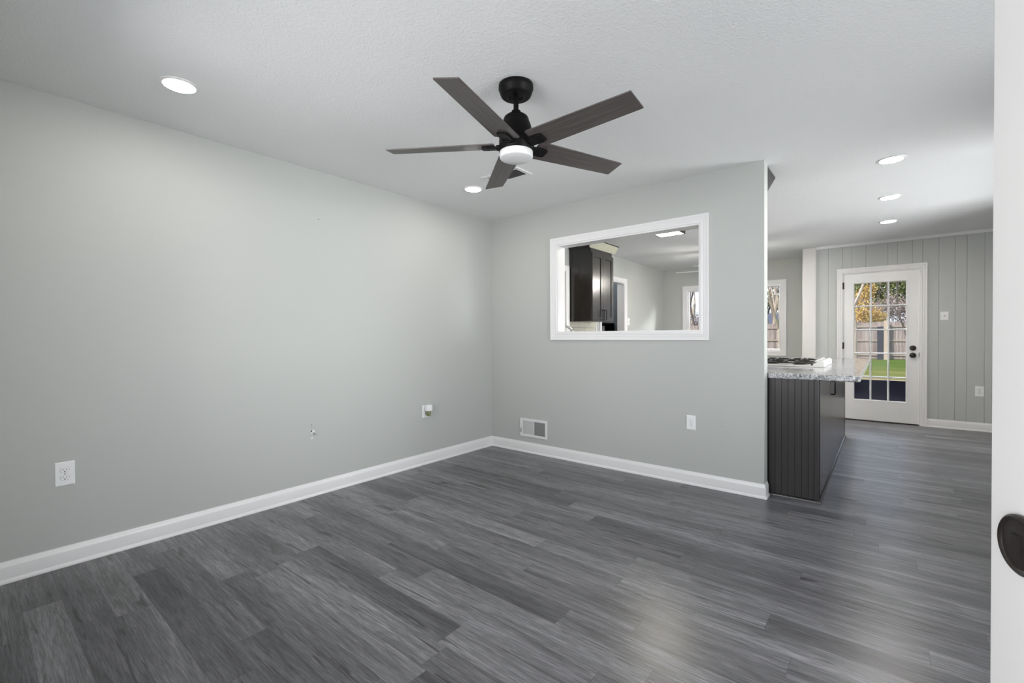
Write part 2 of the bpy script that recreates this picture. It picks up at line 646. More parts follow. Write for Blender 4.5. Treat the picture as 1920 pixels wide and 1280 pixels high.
# entry wall behind the camera: doorway and window
mb = MB()
ED = (2.83, 3.735, 2.05)
EW = (.95, 2.55, .85, 2.10)
ya, yb = YE - .15, YE
mb.box(-.12, EW[0], ya, yb, 0, H).box(EW[0], EW[1], ya, yb, 0, EW[2]).box(EW[0], EW[1], ya, yb, EW[3], H)
mb.box(EW[1], ED[0], ya, yb, 0, H).box(ED[0], ED[1], ya, yb, ED[2], H).box(ED[1], XR + .12, ya, yb, 0, H)
struct('wall_front', mb, M['wall'], 'pale grey entry wall behind the viewer', 'wall')
RW = ((-2.75, -.75, .65, 2.05), (.6, 2.4, .65, 2.05))  # invented openings, never in view, to let the fill lamps in
mb = MB()
yy = YE
for a, b, c_, d_ in RW:
    mb.box(XR, XR + .12, yy, a, 0, H).box(XR, XR + .12, a, b, 0, c_).box(XR, XR + .12, a, b, d_, H)
    yy = b
mb.box(XR, XR + .12, yy, YF + .12, 0, H)
struct('wall_right', mb, M['wall'], 'pale grey right wall hidden behind the open door', 'wall')

# panelled wall: vertical boards with V grooves
FD = (2.862, 3.668, 2.03)
gro = [2.694, 2.859, 2.963, 3.117, 3.346, 3.443, 3.595, 3.691, 3.844, 3.993, 4.096, 4.25, 4.35, 4.50, 4.60]
edges = [2.55] + gro + [XR]
mb = MB()
for a, b in zip(edges[:-1], edges[1:]):
    g = .0022
    poly = [(a, YF + .10), (a, YF + .0022), (a + g, YF), (b - g, YF), (b, YF + .0022), (b, YF + .10)]
    def strip(a_, b_, z0, z1):
        p = [(a_, YF + .10), (a_, YF + (.005 if a_ == a else 0)), (a_ + (g if a_ == a else 0), YF), (b_ - (g if b_ == b else 0), YF), (b_, YF + (.005 if b_ == b else 0)), (b_, YF + .10)]
        mb.prism(p, 2, z0, z1)
    if b <= FD[0] or a >= FD[1]:
        strip(a, b, 0, H)
    else:
        if a < FD[0]:
            strip(a, FD[0], 0, FD[2])
        if b > FD[1]:
            strip(FD[1], b, 0, FD[2])
        strip(a, b, FD[2], H)
struct('wall_far', mb, M['panelpaint'], 'grey vertical plank panelled wall with the glazed door', 'wall')
struct('wall_partition', MB().box(2.435, 2.55, YF + .02, YD + .12, 0, H), M['wall'], 'short pale grey return wall between panelled wall and dining area', 'wall')
tr_ = MB().box(2.383, 2.552, YF - .035, YF + .02, 0, H)
struct('trim_1', tr_, M['entry_white'], 'white square corner post at the left end of the panelled wall', 'post', bevel=.012)

# dining window wall
WO = (.44, 1.995, .905, 2.035)
mb = MB()
mb.box(0, WO[0], YD, YD + .12, 0, H).box(WO[1], 2.55, YD, YD + .12, 0, H).box(WO[0], WO[1], YD, YD + .12, 0, WO[2]).box(WO[0], WO[1], YD, YD + .12, WO[3], H)
struct('wall_dining', mb, M['wall'], 'pale grey dining wall around the far window', 'wall')

struct('porch_roof', MB().box(-.5, 5.2, YE - 2.6, YE - .4, 2.5, 2.62), M['trim'], 'white porch roof over the entry, behind the viewer', 'roof')  # unseen slab added to keep sun out of the front openings

# rooms seen through the two kitchen doorways
struct('wall_hall', MB().box(-1.6, -1.48, YE - .15, 2.2, 0, H).box(-1.48, -.12, .30, .42, 0, H).box(-1.6, -.12, 2.08, 2.2, 0, H), M['hallwall'], 'cream hallway wall seen through the left kitchen doorway', 'wall')
struct('wall_utility', MB().box(-1.6, -1.48, 2.2, 3.6, 0, H).box(-1.48, -.12, 3.5, 3.62, 0, H), M['utilwall'], 'slate grey wall seen through the doorway behind the cabinet', 'wall')

# ------------------------------------------------------------------ baseboards and mouldings
BB = [(0, 0), (.020, 0), (.020, .006), (.0185, .013), (.0145, .018), (.013, .020), (.013, .078), (.0125, .080), (.010, .086), (.0085, .093), (.006, .0965), (.005, .104), (0, .104)]
struct('baseboard_left', MB().sweep([(0, 0), (0, YE)], BB), M['trim'], 'white baseboard along the long left wall', 'baseboard', smooth=35)
struct('baseboard_back', MB().sweep([(L, .10), (L, 0), (0, 0)], BB), M['trim'], 'white baseboard under the pass-through wall', 'baseboard', smooth=35)
struct('baseboard_far', MB().sweep([(XR, YF), (3.738, YF)], BB), M['trim'], 'white baseboard right of the glazed door', 'baseboard', smooth=35)
struct('baseboard_right', MB().sweep([(XR, YE), (XR, YF)], BB), M['trim'], 'white baseboard along the right wall', 'baseboard', smooth=35)
struct('baseboard_dining', MB().sweep([(2.435, YD), (0, YD), (0, 3.36)], BB), M['trim'], 'white baseboard below the dining window', 'baseboard', smooth=35)
CR = [(0, H - .034), (.006, H - .034), (.010, H - .026), (.020, H - .016), (.022, H - .006), (.026, H), (0, H)]
struct('trim_2', MB().sweep([(XR, YF), (2.55, YF)], CR), M['trim'], 'narrow white ceiling moulding above the panelled wall', 'moulding', smooth=35)

# casing profiles (outwards, proud)
CAS = [(0, 0), (0, .010), (.004, .013), (.018, .013), (.021, .010), (.024, .012), (.040, .015), (.044, .0125), (.048, .016), (.062, .019), (.067, .019), (.067, 0)]


def planeY(y, s):
    return lambda u, v, d: (u, y - s * d, v)


def planeX(x, s):
    return lambda u, v, d: (x + s * d, u, v)


# pass-through: casing both sides and a lined jamb
o = struct('trim_3', MB().casing(*PO, CAS, planeY(0, 1)), M['trim'], 'white moulded casing around the kitchen pass-through', 'casing', smooth=30)
mb = MB()
t = .012
mb.box(PO[0], PO[0] + t, -.004, .124, PO[2], PO[3]).box(PO[1] - t, PO[1], -.004, .124, PO[2], PO[3])
mb.box(PO[0] + t, PO[1] - t, -.004, .124, PO[3] - t, PO[3]).box(PO[0] + t, PO[1] - t, -.004, .124, PO[2], PO[2] + t)
link('jamb', mb, M['trim'], o)
link('rear_casing', MB().casing(*PO, CAS, planeY(.12, -1)), M['trim'], o, smooth=30)

# kitchen doorway casings on the left wall
for i, (d, lab) in enumerate(((D1, 'white casing of the kitchen doorway left of the dark cabinet'), (D2, 'white casing of the doorway right of the dark cabinet'))):
    o = struct('trim_%d' % (4 + i), MB().casing(d[0], d[1], 0, d[2], CAS, planeX(0, 1), 3), M['trim'], lab, 'casing', smooth=30)
    mb = MB()
    mb.box(-.122, .004, d[0], d[0] + t, 0, d[2]).box(-.122, .004, d[1] - t, d[1], 0, d[2]).box(-.122, .004, d[0] + t, d[1] - t, d[2] - t, d[2])
    link('jamb', mb, M['trim'], o)

# ------------------------------------------------------------------ french door
root = thing('door_1', 'white glazed door with fifteen panes in the panelled wall', 'door', (3.265, YF, 0), kind='structure')
link('casing', MB().casing(FD[0] - .002, FD[1] + .002, 0, FD[2] + .002, [(a, b) for a, b in CAS], planeY(YF, 1), 3), M['trim'], root, smooth=30)
mb = MB()
mb.box(FD[0], FD[0] + .008, YF, YF + .12, 0, FD[2]).box(FD[1] - .008, FD[1], YF, YF + .12, 0, FD[2]).box(FD[0] + .008, FD[1] - .008, YF, YF + .12, FD[2] - .008, FD[2])
link('jamb', mb, M['trim'], root)
GX0, GX1, GZ0, GZ1 = 2.982, 3.540, .287, 1.890
dx0, dx1, dz0, dz1 = FD[0] + .011, FD[1] - .011, .016, FD[2] - .011
y0, y1 = YF + .003, YF + .047
mb = MB().box(dx0, GX0, y0, y1, dz0, dz1).box(GX1, dx1, y0, y1, dz0, dz1).box(GX0, GX1, y0, y1, dz0, GZ0).box(GX0, GX1, y0, y1, GZ1, dz1)
slab = link('door_slab', mb, M['door_white'], root)
mb = MB()
MW = .022
cw = (GX1 - GX0) / 3
rh = (GZ1 - GZ0) / 5
for i in (1, 2):
    x = GX0 + cw * i
    mb.prism([(x - MW / 2, YF + .018), (x - MW / 2 + .006, YF + .006), (x + MW / 2 - .006, YF + .006), (x + MW / 2, YF + .018), (x + MW / 2, YF + .04), (x - MW / 2, YF + .04)], 2, GZ0, GZ1)
for i in (1, 2, 3, 4):
    z = GZ0 + rh * i
    mb.prism([(YF + .018, z - MW / 2), (YF + .0065, z - MW / 2 + .006), (YF + .0065, z + MW / 2 - .006), (YF + .018, z + MW / 2), (YF + .0395, z + MW / 2), (YF + .0395, z - MW / 2)], 0, GX0, GX1)
link('muntin_grid', mb, M['door_white'], slab)
link('glazing_bead', MB().casing(GX0 + .010, GX1 - .010, GZ0 + .010, GZ1 - .010, [(0, -.010), (.010, .003), (.016, .003), (.016, -.010)], planeY(YF + .003, 1)), M['door_white'], slab)
link('glass', MB().box(GX0, GX1, YF + .024, YF + .028, GZ0, GZ1), M['glass'], slab)
hz = [1.862, 1.03, .22]
for z in hz:
    mb = MB().lathe([(.0062, z - .045), (.0062, z + .045)], (FD[0] + .002, YF - .014, 0), 2, 10).lathe([(.003, z - .049), (.003, z + .049)], (FD[0] + .002, YF - .014, 0), 2, 8)
    mb.box(FD[0] + .001, FD[0] + .016, YF - .012, YF + .002, z - .044, z + .044)
    tag(link('hinge', mb, M['bronze'], root, smooth=40), 'dark bronze hinge')
mb = MB().lathe([(.034, YF + .004), (.034, YF - .004), (.030, YF - .012), (.026, YF - .016), (.010, YF - .018)], (3.600, 0, 1.004), 1, 28)
mb.box(3.592, 3.608, YF - .032, YF - .016, .999, 1.009)
tag(link('deadbolt', mb, M['bronze'], root, smooth=35), 'dark bronze deadbolt')
mb = MB().lathe([(.034, YF + .004), (.034, YF - .004), (.029, YF - .009), (.012, YF - .012), (.011, YF - .030), (.020, YF - .036), (.028, YF - .046), (.028, YF - .054), (.021, YF - .063), (.006, YF - .066)], (3.600, 0, .910), 1, 28)
tag(link('knob', mb, M['bronze'], root, smooth=35), 'dark bronze door knob')
tag(link('strike_plate', MB().box(3.657, 3.663, YF - .001, YF + .004, .885, .945), M['bronze'], root), 'dark strike plate')
tag(link('threshold', MB().prism([(YF - .01, 0), (YF + .01, .012), (YF + .11, .014), (YF + .12, 0)], 0, FD[0], FD[1]), M['bronze'], root), 'dark threshold strip')

# ------------------------------------------------------------------ dining window
root = thing('window_1', 'wide white-framed dining window looking onto the yard', 'window', (1.22, YD, WO[2]), kind='structure')
link('casing', MB().casing(*WO, CAS, planeY(YD, 1)), M['trim'], root, smooth=30)
mb = MB()
mb.box(WO[0], WO[0] + .015, YD - .003, YD + .11, WO[2], WO[3]).box(WO[1] - .015, WO[1], YD - .003, YD + .11, WO[2], WO[3])
mb.box(WO[0] + .015, WO[1] - .015, YD - .003, YD + .11, WO[3] - .015, WO[3]).box(WO[0] + .015, WO[1] - .015, YD - .003, YD + .11, WO[2], WO[2] + .015)
link('jamb', mb, M['trim'], root)
SASH = [(0, 0), (0, .010), (.006, .018), (.022, .018), (.022, 0)]
mb = MB()
xm1, xm2 = .935, 1.50
for a, b in ((WO[0] + .015, xm1), (xm1, xm2), (xm2, WO[1] - .015)):
    mb.casing(a + .028, b - .028, WO[2] + .045, WO[3] - .045, [(0, 0), (0, .012), (.008, .026), (.029, .026), (.029, 0)], planeY(YD + .055, 1))
link('sash', mb, M['trim'], root)
link('glass', MB().box(WO[0] + .02, WO[1] - .02, YD + .050, YD + .054, WO[2] + .02, WO[3] - .02), M['glass'], root)

# front window (behind the viewer)
root = thing('window_2', 'front window in the entry wall behind the viewer', 'window', (1.75, YE, EW[2]), kind='structure')
link('casing', MB().casing(*EW, CAS, planeY(YE, -1)), M['trim'], root, smooth=30)
mb = MB()
for a, b in ((EW[0], 1.75), (1.75, EW[1])):
    mb.casing(a + .04, b - .04, EW[2] + .04, EW[3] - .04, [(0, 0), (0, .03), (.04, .03), (.04, 0)], planeY(YE - .06, -1))
link('sash', mb, M['trim'], root)

for i, (a, b, c_, d_) in enumerate(RW):
    root = thing('window_%d' % (3 + i), ('right wall window of the front room, outside the view', 'right wall window of the passage, outside the view')[i], 'window', (XR, (a + b) / 2, c_), kind='structure')
    link('casing', MB().casing(a, b, c_, d_, CAS, planeX(XR, -1)), M['trim'], root, smooth=30)
    mb = MB()
    for p_, q_ in ((a, (a + b) / 2), ((a + b) / 2, b)):
        mb.casing(p_ + .04, q_ - .04, c_ + .04, d_ - .04, [(0, 0), (0, .03), (.04, .03), (.04, 0)], planeX(XR + .06, -1))
    link('sash', mb, M['trim'], root)
    link('glass', MB().box(XR + .062, XR + .066, a + .02, b - .02, c_ + .02, d_ - .02), M['glass'], root)

# ------------------------------------------------------------------ open entry door close to the viewer
th = R(-70)
root = thing('door_2', 'white entry door standing open close at the right edge', 'door', (3.7227, -3.7103, 0), kind='structure')
root.rotation_euler = (0, 0, th + math.pi)
# local: x runs from the hinge (0) to the free edge (.90); the seen face is at local +y or -y
DWD = .90
# build in local coordinates
OFF[root.name] = Vector((0, 0, 0))
slab = link('door_slab', MB().box(.004, DWD, -.045, 0, .012, 2.03), M['entry_white'], root, bevel=.003)
FACE = 0.0
kx, kz = DWD - .060, .942
mb = MB().lathe([(.0335, FACE - .001), (.0345, FACE + .003), (.0340, FACE + .006), (.0315, FACE + .0080), (.0290, FACE + .0072), (.0275, FACE + .0055), (.020, FACE + .0055), (.014, FACE + .0065), (.004, FACE + .0065)], (kx, 0, kz), 1, 48)
mb.box(kx - .006, kx + .006, FACE + .0055, FACE + .0085, kz - .012, kz + .012)
tag(link('rosette', mb, M['bronze'], slab, smooth=35), 'dark bronze round rosette with raised rim')
mb = MB().lathe([(.0335, -.044), (.0335, -.049), (.027, -.053), (.012, -.054), (.012, -.073), (.0275, -.09), (.0265, -.10), (.004, -.11)], (kx, 0, kz), 1, 32)
tag(link('outer_knob', mb, M['bronze'], slab, smooth=35), 'dark bronze knob on the outer face')
tag(link('latch_plate', MB().box(DWD - .001, DWD + .0015, -.036, -.010, kz - .028, kz + .028), M['bronze'], slab), 'dark latch plate')
for z in (.25, 1.05, 1.82):
    tag(link('hinge', MB().lathe([(.007, z - .045), (.007, z + .045)], (.002, .006, 0), 2, 10), M['bronze'], root, smooth=40), 'dark bronze hinge')
# door frame in the entry wall
mb = MB()
mb.box(ED[0], ED[0] + .015, YE - .15, YE, 0, ED[2]).box(ED[1] - .015, ED[1], YE - .15, YE, 0, ED[2]).box(ED[0] + .015, ED[1] - .015, YE - .15, YE, ED[2] - .015, ED[2])
struct('trim_6', mb, M['trim'], 'white frame of the entry doorway', 'door frame')

# ------------------------------------------------------------------ recessed lights
def recessed():
    r = thing('recessed_light', 'x', 'ceiling light', (0, 0, 0), 'recessed ceiling lights')
    link('trim_ring', MB().lathe([(.066, -.002), (.068, -.006), (.080, -.004), (.083, 0), (.083, .002), (.066, .002)], seg=48, cap=False), M['trim'], r, smooth=40)
    link('lens', MB().lathe([(.0665, .001), (.0665, -.0035), (.060, -.0045)], seg=48), M['lens'], r, smooth=40)
    return r


rl = recessed()
spots = [((.600, -2.975), 'round lit recessed light over the long left wall, nearest of all to the viewer'),
         ((.600, -.890), 'small round lit recessed light near the room corner, left of the fan blade tip'),
         ((3.347, .580), 'lit recessed light nearest the viewer in the row leading to the glazed door'),
         ((3.346, 1.738), 'middle lit recessed light of the row leading to the glazed door'),
         ((3.343, 2.895), 'lit recessed light closest to the panelled wall')]
for i, ((x, y), lab) in enumerate(spots):
    if i == 0:
        rl.location = (x, y, H)
        rl['label'] = lab
    else:
        cp = copy_tree(rl, (x, y, H), None, lab)
        if i >= 2:      # extra strength added to this row to brighten the passage
            for ch in cp.children:
                if ch.name.startswith('lens'):
                    ch.data = ch.data.copy()
                    ch.data.materials[0] = M['lens_p']

# ------------------------------------------------------------------ ceiling fan
FX, FY, BZ = 1.882, -1.905, 2.1400
fan = thing('ceiling_fan', 'five-blade black ceiling fan with dark grey wood blades and white light', 'ceiling fan', (FX, FY, H))
fc = (FX, FY, 0)
can = link('canopy', MB().lathe([(.080, H), (.086, H - .003), (.087, H - .024), (.084, H - .029), (.080, H - .042), (.075, H - .054), (.069, H - .059), (.036, H - .060), (.034, H - .056), (.024, H - .056)], fc, 2, 48), M['blackmetal'], fan, smooth=35)
def hub(pr):
    return [(r * 1.017, 1.1854 + (z - 1.1854) * 1.017 - .006 if z < 2.36 else z) for r, z in pr]


link('downrod', MB().lathe(hub([(.0125, H - .06), (.0125, 2.30)]), fc, 2, 20), M['blackmetal'], fan, smooth=40)
link('coupling', MB().lathe(hub([(.016, 2.302), (.022, 2.298), (.0235, 2.292), (.0235, 2.280), (.026, 2.276)]), fc, 2, 24), M['blackmetal'], fan, smooth=35)
motor = link('motor_housing', MB().lathe(hub([(.026, 2.281), (.045, 2.276), (.058, 2.266), (.063, 2.254), (.063, 2.243), (.066, 2.243), (.071, 2.232), (.078, 2.205), (.083, 2.170), (.085, 2.150), (.085, 2.100), (.0835, 2.097), (.070, 2.097)]), fc, 2, 48), M['blackmetal'], fan, smooth=30)
link('seam_ring', MB().lathe(hub([(.0856, 2.128), (.0866, 2.126), (.0866, 2.123), (.0856, 2.121)]), fc, 2, 48, cap=False), M['blackmetal'], motor, smooth=40)
tag(link('light_globe', MB().lathe(hub([(.080, 2.100), (.0815, 2.096), (.0815, 2.072), (.079, 2.066), (.074, 2.0635), (.02, 2.062)]), fc, 2, 48), M['frost'], fan, smooth=40), 'white frosted drum light')
blade_pitch = R(-12.7)
for k in range(5):
    a = R(-74.81) + k * 2 * math.pi / 5
    rot = Matrix.Translation((FX, FY, BZ)) @ Matrix.Rotation(a, 4, 'Z') @ Matrix.Rotation(blade_pitch, 4, 'X')
    out = [(.107, -.063), (.117, -.069), (.20, -.068), (.6535, -.058), (.6545, -.0565), (.6545, .0565), (.6535, .058), (.20, .068), (.117, .069), (.107, .063)]
    mb = MB().prism(out, 2, -.003, .003)
    o = link('blade', mb, M['blade'], None, bevel=.0012, bseg=1)
    o.parent = fan
    o.matrix_local = Matrix.Translation((-FX, -FY, -H)) @ rot
    # bracket under the blade (built in the same blade frame)
    mb = MB().prism([(.07, -.028), (.150, -.031), (.174, -.024), (.174, .024), (.150, .031), (.07, .028)], 2, -.015, -.0032)
    mb.prism([(.06, -.018), (.10, -.018), (.10, .018), (.06, .018)], 2, -.02, .004)
    b = link('blade_bracket', mb, M['blackmetal'], None, bevel=.003)
    b.parent = o
    tag(b, 'black blade bracket')

# white fan in the dining area, only a blade tip shows through the pass-through
wf = thing('ceiling_fan', 'white ceiling fan half hidden beyond the pass-through', 'ceiling fan', (1.42, 3.42, H))
WX, WY = 1.42, 3.42
link('canopy', MB().lathe([(.07, H), (.07, H - .03), (.04, H - .06), (.02, H - .06)], (WX, WY, 0), 2, 32), M['trim'], wf, smooth=35)
link('downrod', MB().lathe([(.012, H - .05), (.012, 2.26)], (WX, WY, 0), 2, 16), M['trim'], wf, smooth=40)
link('motor_housing', MB().lathe([(.03, 2.27), (.09, 2.24), (.10, 2.20), (.10, 2.14), (.06, 2.11), (.02, 2.11)], (WX, WY, 0), 2, 32), M['trim'], wf, smooth=35)
tag(link('light_globe', MB().lathe([(.085, 2.112), (.088, 2.10), (.075, 2.07), (.04, 2.055), (.01, 2.05)], (WX, WY, 0), 2, 32), M['globe_lit'], wf, smooth=40), 'lit white glass globe')
for k in range(5):
    rot = Matrix.Translation((WX, WY, 2.15)) @ Matrix.Rotation(R(186) + k * 2 * math.pi / 5, 4, 'Z') @ Matrix.Rotation(R(-11), 4, 'X')
    o = link('blade', MB().prism([(.09, -.05), (.55, -.065), (.60, -.05), (.60, .05), (.55, .065), (.09, .05)], 2, -.003, .003), M['trim'], None)
    o.parent = wf
    o.matrix_local = Matrix.Translation((-WX, -WY, -H)) @ rot

# ------------------------------------------------------------------ ceiling vent
VX0, VX1, VY0, VY1 = .84, 1.205, -1.055, -.855
cv = thing('ceiling_vent', 'small white ceiling air vent behind the fan blade', 'vent', ((VX0 + VX1) / 2, (VY0 + VY1) / 2, H))
mb = MB()
zf0, zf1 = H - .007, H
mb.box(VX0, VX0 + .032, VY0, VY1, zf0, zf1).box(VX1 - .032, VX1, VY0, VY1, zf0, zf1).box(VX0 + .032, VX1 - .032, VY0, VY0 + .032, zf0, zf1).box(VX0 + .032, VX1 - .032, VY1 - .032, VY1, zf0, zf1)
xm = .985
mb.box(xm - .008, xm + .008, VY0 + .032, VY1 - .032, zf0, zf1)
link('frame', mb, M['vent_white'], cv, bevel=.002)
tag(link('backing', MB().box(VX0 + .03, VX1 - .03, VY0 + .03, VY1 - .03, H - .002, H - .0005), M['blackhole'], cv), 'dark duct opening')
mb = MB()
for i in range(11):
    x = xm + .02 + i * .0145
    if x < VX1 - .036:
        mb.prism([(x, H - .002), (x + .0015, H - .002), (x + .0065, H - .0062), (x + .005, H - .0062)], 1, VY0 + .033, VY1 - .033)
for i in range(8):
    x = VX0 + .036 + i * .0145
    if x < xm - .012:
        mb.prism([(x + .010, H - .002), (x + .0115, H - .002), (x + .0015, H - .0062), (x, H - .0062)], 1, VY0 + .033, VY1 - .033)
tag(link('louvres', mb, M['vent_grey'], cv), 'grey louvre fins')

# ------------------------------------------------------------------ wall register
rx0, rx1, rz0, rz1 = .397, .737, .160, .345
wv = thing('wall_register', 'white floor-level air register low on the pass-through wall', 'vent', ((rx0 + rx1) / 2, 0, rz0))
mb = MB()
f_ = .026
mb.box(rx0, rx0 + f_ + .006, -.009, 0, rz0, rz1).box(rx1 - f_, rx1, -.009, 0, rz0, rz1)
mb.box(rx0 + f_ + .006, rx1 - f_, -.009, 0, rz0, rz0 + f_).box(rx0 + f_ + .006, rx1 - f_, -.009, 0, rz1 - f_, rz1)
xc = .572
mb.box(xc - .005, xc + .005, -.0085, 0, rz0 + f_, rz1 - f_)
link('frame', mb, M['vent_white'], wv, bevel=.003)
tag(link('backing', MB().box(rx0 + .02, rx1 - .02, -.0016, -.0002, rz0 + .02, rz1 - .02), M['blackhole'], wv), 'dark duct opening')
mb = MB()
xs = rx0 + f_ + .008
while xs < xc - .009:
    mb.prism([(xs, -.0035), (xs + .0115, -.0070), (xs + .0115, -.0062), (xs, -.0020)], 2, rz0 + f_, rz1 - f_)
    xs += .0103
link('closed_fins', mb, M['vent_white'], wv)
mb = MB()
xs = xc + .010
while xs < rx1 - f_ - .003:
    mb.prism([(xs, -.0072), (xs + .0016, -.0075), (xs + .0038, -.0018), (xs + .0022, -.0018)], 2, rz0 + f_, rz1 - f_)
    xs += .0092
tag(link('open_fins', mb, M['vent_grey'], wv), 'grey open fins')
mb = MB()
for k in range(1, 6):
    z = rz0 + f_ + (rz1 - rz0 - 2 * f_) * k / 6
    mb.box(xc + .006, rx1 - f_, -.0050, -.0022, z - .0022, z + .0022)
tag(link('damper_bars', mb, M['vent_grey'], wv), 'grey horizontal damper bars')
tag(link('lever', MB().box(rx0 + .014, rx0 + .018, -.013, -.008, rz0 + .05, rz0 + .085).box(rx0 + .0125, rx0 + .0195, -.016, -.012, rz0 + .043, rz0 + .055), M['slot'], wv), 'dark damper lever')


# ------------------------------------------------------------------ outlets and plates (local: plate in xz, faces -y)
def outlet(W, Hh, label):
    r = thing('wall_outlet', label, 'outlet', (0, 0, 0), 'white wall outlets')
    a, b = W / 2, Hh / 2
    e = .004
    mb = MB()
    vs = [(-a, 0, -b), (a, 0, -b), (a, 0, b), (-a, 0, b), (-a + e, -.0055, -b + e), (a - e, -.0055, -b + e), (a - e, -.0055, b - e), (-a + e, -.0055, b - e)]
    mb.add(vs, [(0, 1, 5, 4), (1, 2, 6, 5), (2, 3, 7, 6), (3, 0, 4, 7), (4, 5, 6, 7), (3, 2, 1, 0)])
    plate = link('cover_plate', mb, M['white_plastic'], r)
    for s in (-1, 1):
        zc = s * .0195
        pts = []
        for k in range(24):
            t_ = 2 * math.pi * k / 24
            x = .0172 * math.cos(t_)
            z = max(-.0125, min(.0125, .0172 * math.sin(t_)))
            pts.append((x, z + zc))
        so = link('socket', MB().prism(pts, 1, -.0078, -.005), M['white_plastic'], r, bevel=.0006, bseg=1)
        mb = MB().box(-.0078, -.0056, -.0082, -.0074, zc - .001, zc + .0075).box(.0056, .0078, -.0082, -.0074, zc, zc + .0068)
        pg = [(.0028 * math.cos(t_), zc - .0072 + .0028 * math.sin(t_)) for t_ in [i * math.pi / 6 for i in range(12)]]
        mb.prism(pg, 1, -.0082, -.0074)
        tag(link('slots', mb, M['slot'], so), 'dark socket slots')
        # shadow gap rim round the socket
        rim = [(x * 1.06, (z - zc) * 1.07 + zc) for x, z in pts]
        link('rim', MB().prism(rim, 1, -.0062, -.0050), M['vent_grey'], so)
    tag(link('screw', MB().lathe([(.003, -.005), (.003, -.0068), (.002, -.0072)], (0, 0, 0), 1, 12), M['chrome'], r), 'small metal screw')
    return r


o1 = outlet(.078, .1245, 'white wall outlet low on the long left wall, nearest the viewer')
o1.location = (0, -3.341, .4825)
o1.rotation_euler = (0, 0, R(90))
o2 = copy_tree(o1, (0, -.930, .492), R(90), 'white wall outlet near the corner with an air freshener plugged in')
o3 = copy_tree(o1, (2.124, 0, .493), 0, 'white wall outlet under the pass-through opening')
o4 = copy_tree(o1, (4.211, YF, .483), 0, 'white wall outlet on the panelled wall')
for o_ in (o2, o3):
    o_.scale = (.90, 1, .92)

# plug-in air freshener
fr = thing('air_freshener', 'small white plug-in air freshener in the outlet near the corner', 'air freshener', (.008, -.92, .52))
px0 = .008
body = MB()
body.prism([(-.948, .497), (-.892, .497), (-.890, .503), (-.890, .545), (-.897, .556), (-.943, .556), (-.950, .545), (-.950, .503)], 0, px0 + .012, px0 + .050)
body.box(px0, px0 + .014, -.938, -.902, .500, .545)
link('body', body, M['white_plastic'], fr, bevel=.004)
tag(link('oil_bottle', MB().lathe([(.012, .500), (.019, .492), (.020, .470), (.017, .456), (.010, .452)], (px0 + .030, -.920, 0), 2, 20), M['amber'], fr, smooth=40), 'dark green oil bottle')

# plates
pl = thing('cable_plate', 'square white cover plate with a centre jack on the panelled wall', 'wall plate', (3.897, YF, 1.412))
a, b, e = .040, .056, .004
mb = MB().add([(3.897 - a, YF, 1.412 - b), (3.897 + a, YF, 1.412 - b), (3.897 + a, YF, 1.412 + b), (3.897 - a, YF, 1.412 + b),
               (3.897 - a + e, YF - .006, 1.412 - b + e), (3.897 + a - e, YF - .006, 1.412 - b + e), (3.897 + a - e, YF - .006, 1.412 + b - e), (3.897 - a + e, YF - .006, 1.412 + b - e)],
              [(0, 1, 5, 4), (1, 2, 6, 5), (2, 3, 7, 6), (3, 0, 4, 7), (4, 5, 6, 7), (3, 2, 1, 0)])
link('cover_plate', mb, M['white_plastic'], pl)
tag(link('jack', MB().lathe([(.0075, YF - .0055), (.0075, YF - .009), (.0045, YF - .010), (.0045, YF - .016), (.002, YF - .017)], (3.897, 0, 1.412), 1, 16), M['wire'], pl), 'brass cable jack')

sw = thing('light_switch', 'white light switch on the kitchen wall right of the doorway', 'switch', (0, 3.43, 1.42))
mb = MB().box(0, .006, 3.393, 3.467, 1.362, 1.478)
link('cover_plate', mb, M['white_plastic'], sw, bevel=.002)
link('toggle', MB().prism([(.006, 1.408), (.006, 1.432), (.017, 1.436), (.017, 1.428)], 1, 3.426, 3.434), M['white_plastic'], sw)

# loose cable stub and screw holes in the left wall
cs = thing('cable_stub', 'stub of cut cable and screw holes in the long left wall', 'cable', (0, -2.01, .48))
for hr, hy, hz_ in ((.0065, -2.018, .486), (.0035, -2.017, .532), (.0028, -2.016, .512), (.0030, -2.017, .440)):
    tag(link('wall_hole', MB().lathe([(hr, .0002), (hr, .0014)], (0, hy, hz_), 0, 12), M['slot'], cs), 'dark screw hole')
for hr, hy, hz_ in ((.016, -2.008, .478), (.010, -2.016, .436)):
    tag(link('ragged_plaster', MB().lathe([(hr, .0001), (hr * .88, .0008)], (0, hy, hz_), 0, 9), M['trim'], cs), 'pale chipped plaster')
tag(link('connector', MB().tube([(.001, -2.004, .473), (.014, -2.002, .468), (.030, -1.999, .462)], [.006, .0055, .0045], 10), M['vent_grey'], cs), 'short cable end')
nl = tag(link('nail', MB().lathe([(.004, .0), (.004, .004), (.002, .007)], (0, -1.947, 2.077), 0, 10), M['vent_grey']), 'tiny nail head high on the long left wall', 'nail')
# painted-over blank plate
bp = MB().add([(2.352, 0, .452), (2.418, 0, .452), (2.418, 0, .548), (2.352, 0, .548), (2.354, -.0022, .454), (2.416, -.0022, .454), (2.416, -.0022, .546), (2.354, -.0022, .546)],
              [(0, 1, 5, 4), (1, 2, 6, 5), (2, 3, 7, 6), (3, 0, 4, 7), (4, 5, 6, 7), (3, 2, 1, 0)])
tag(link('blank_plate', bp, M['wall']), 'painted-over blank plate at the right end of the pass-through wall', 'wall plate')

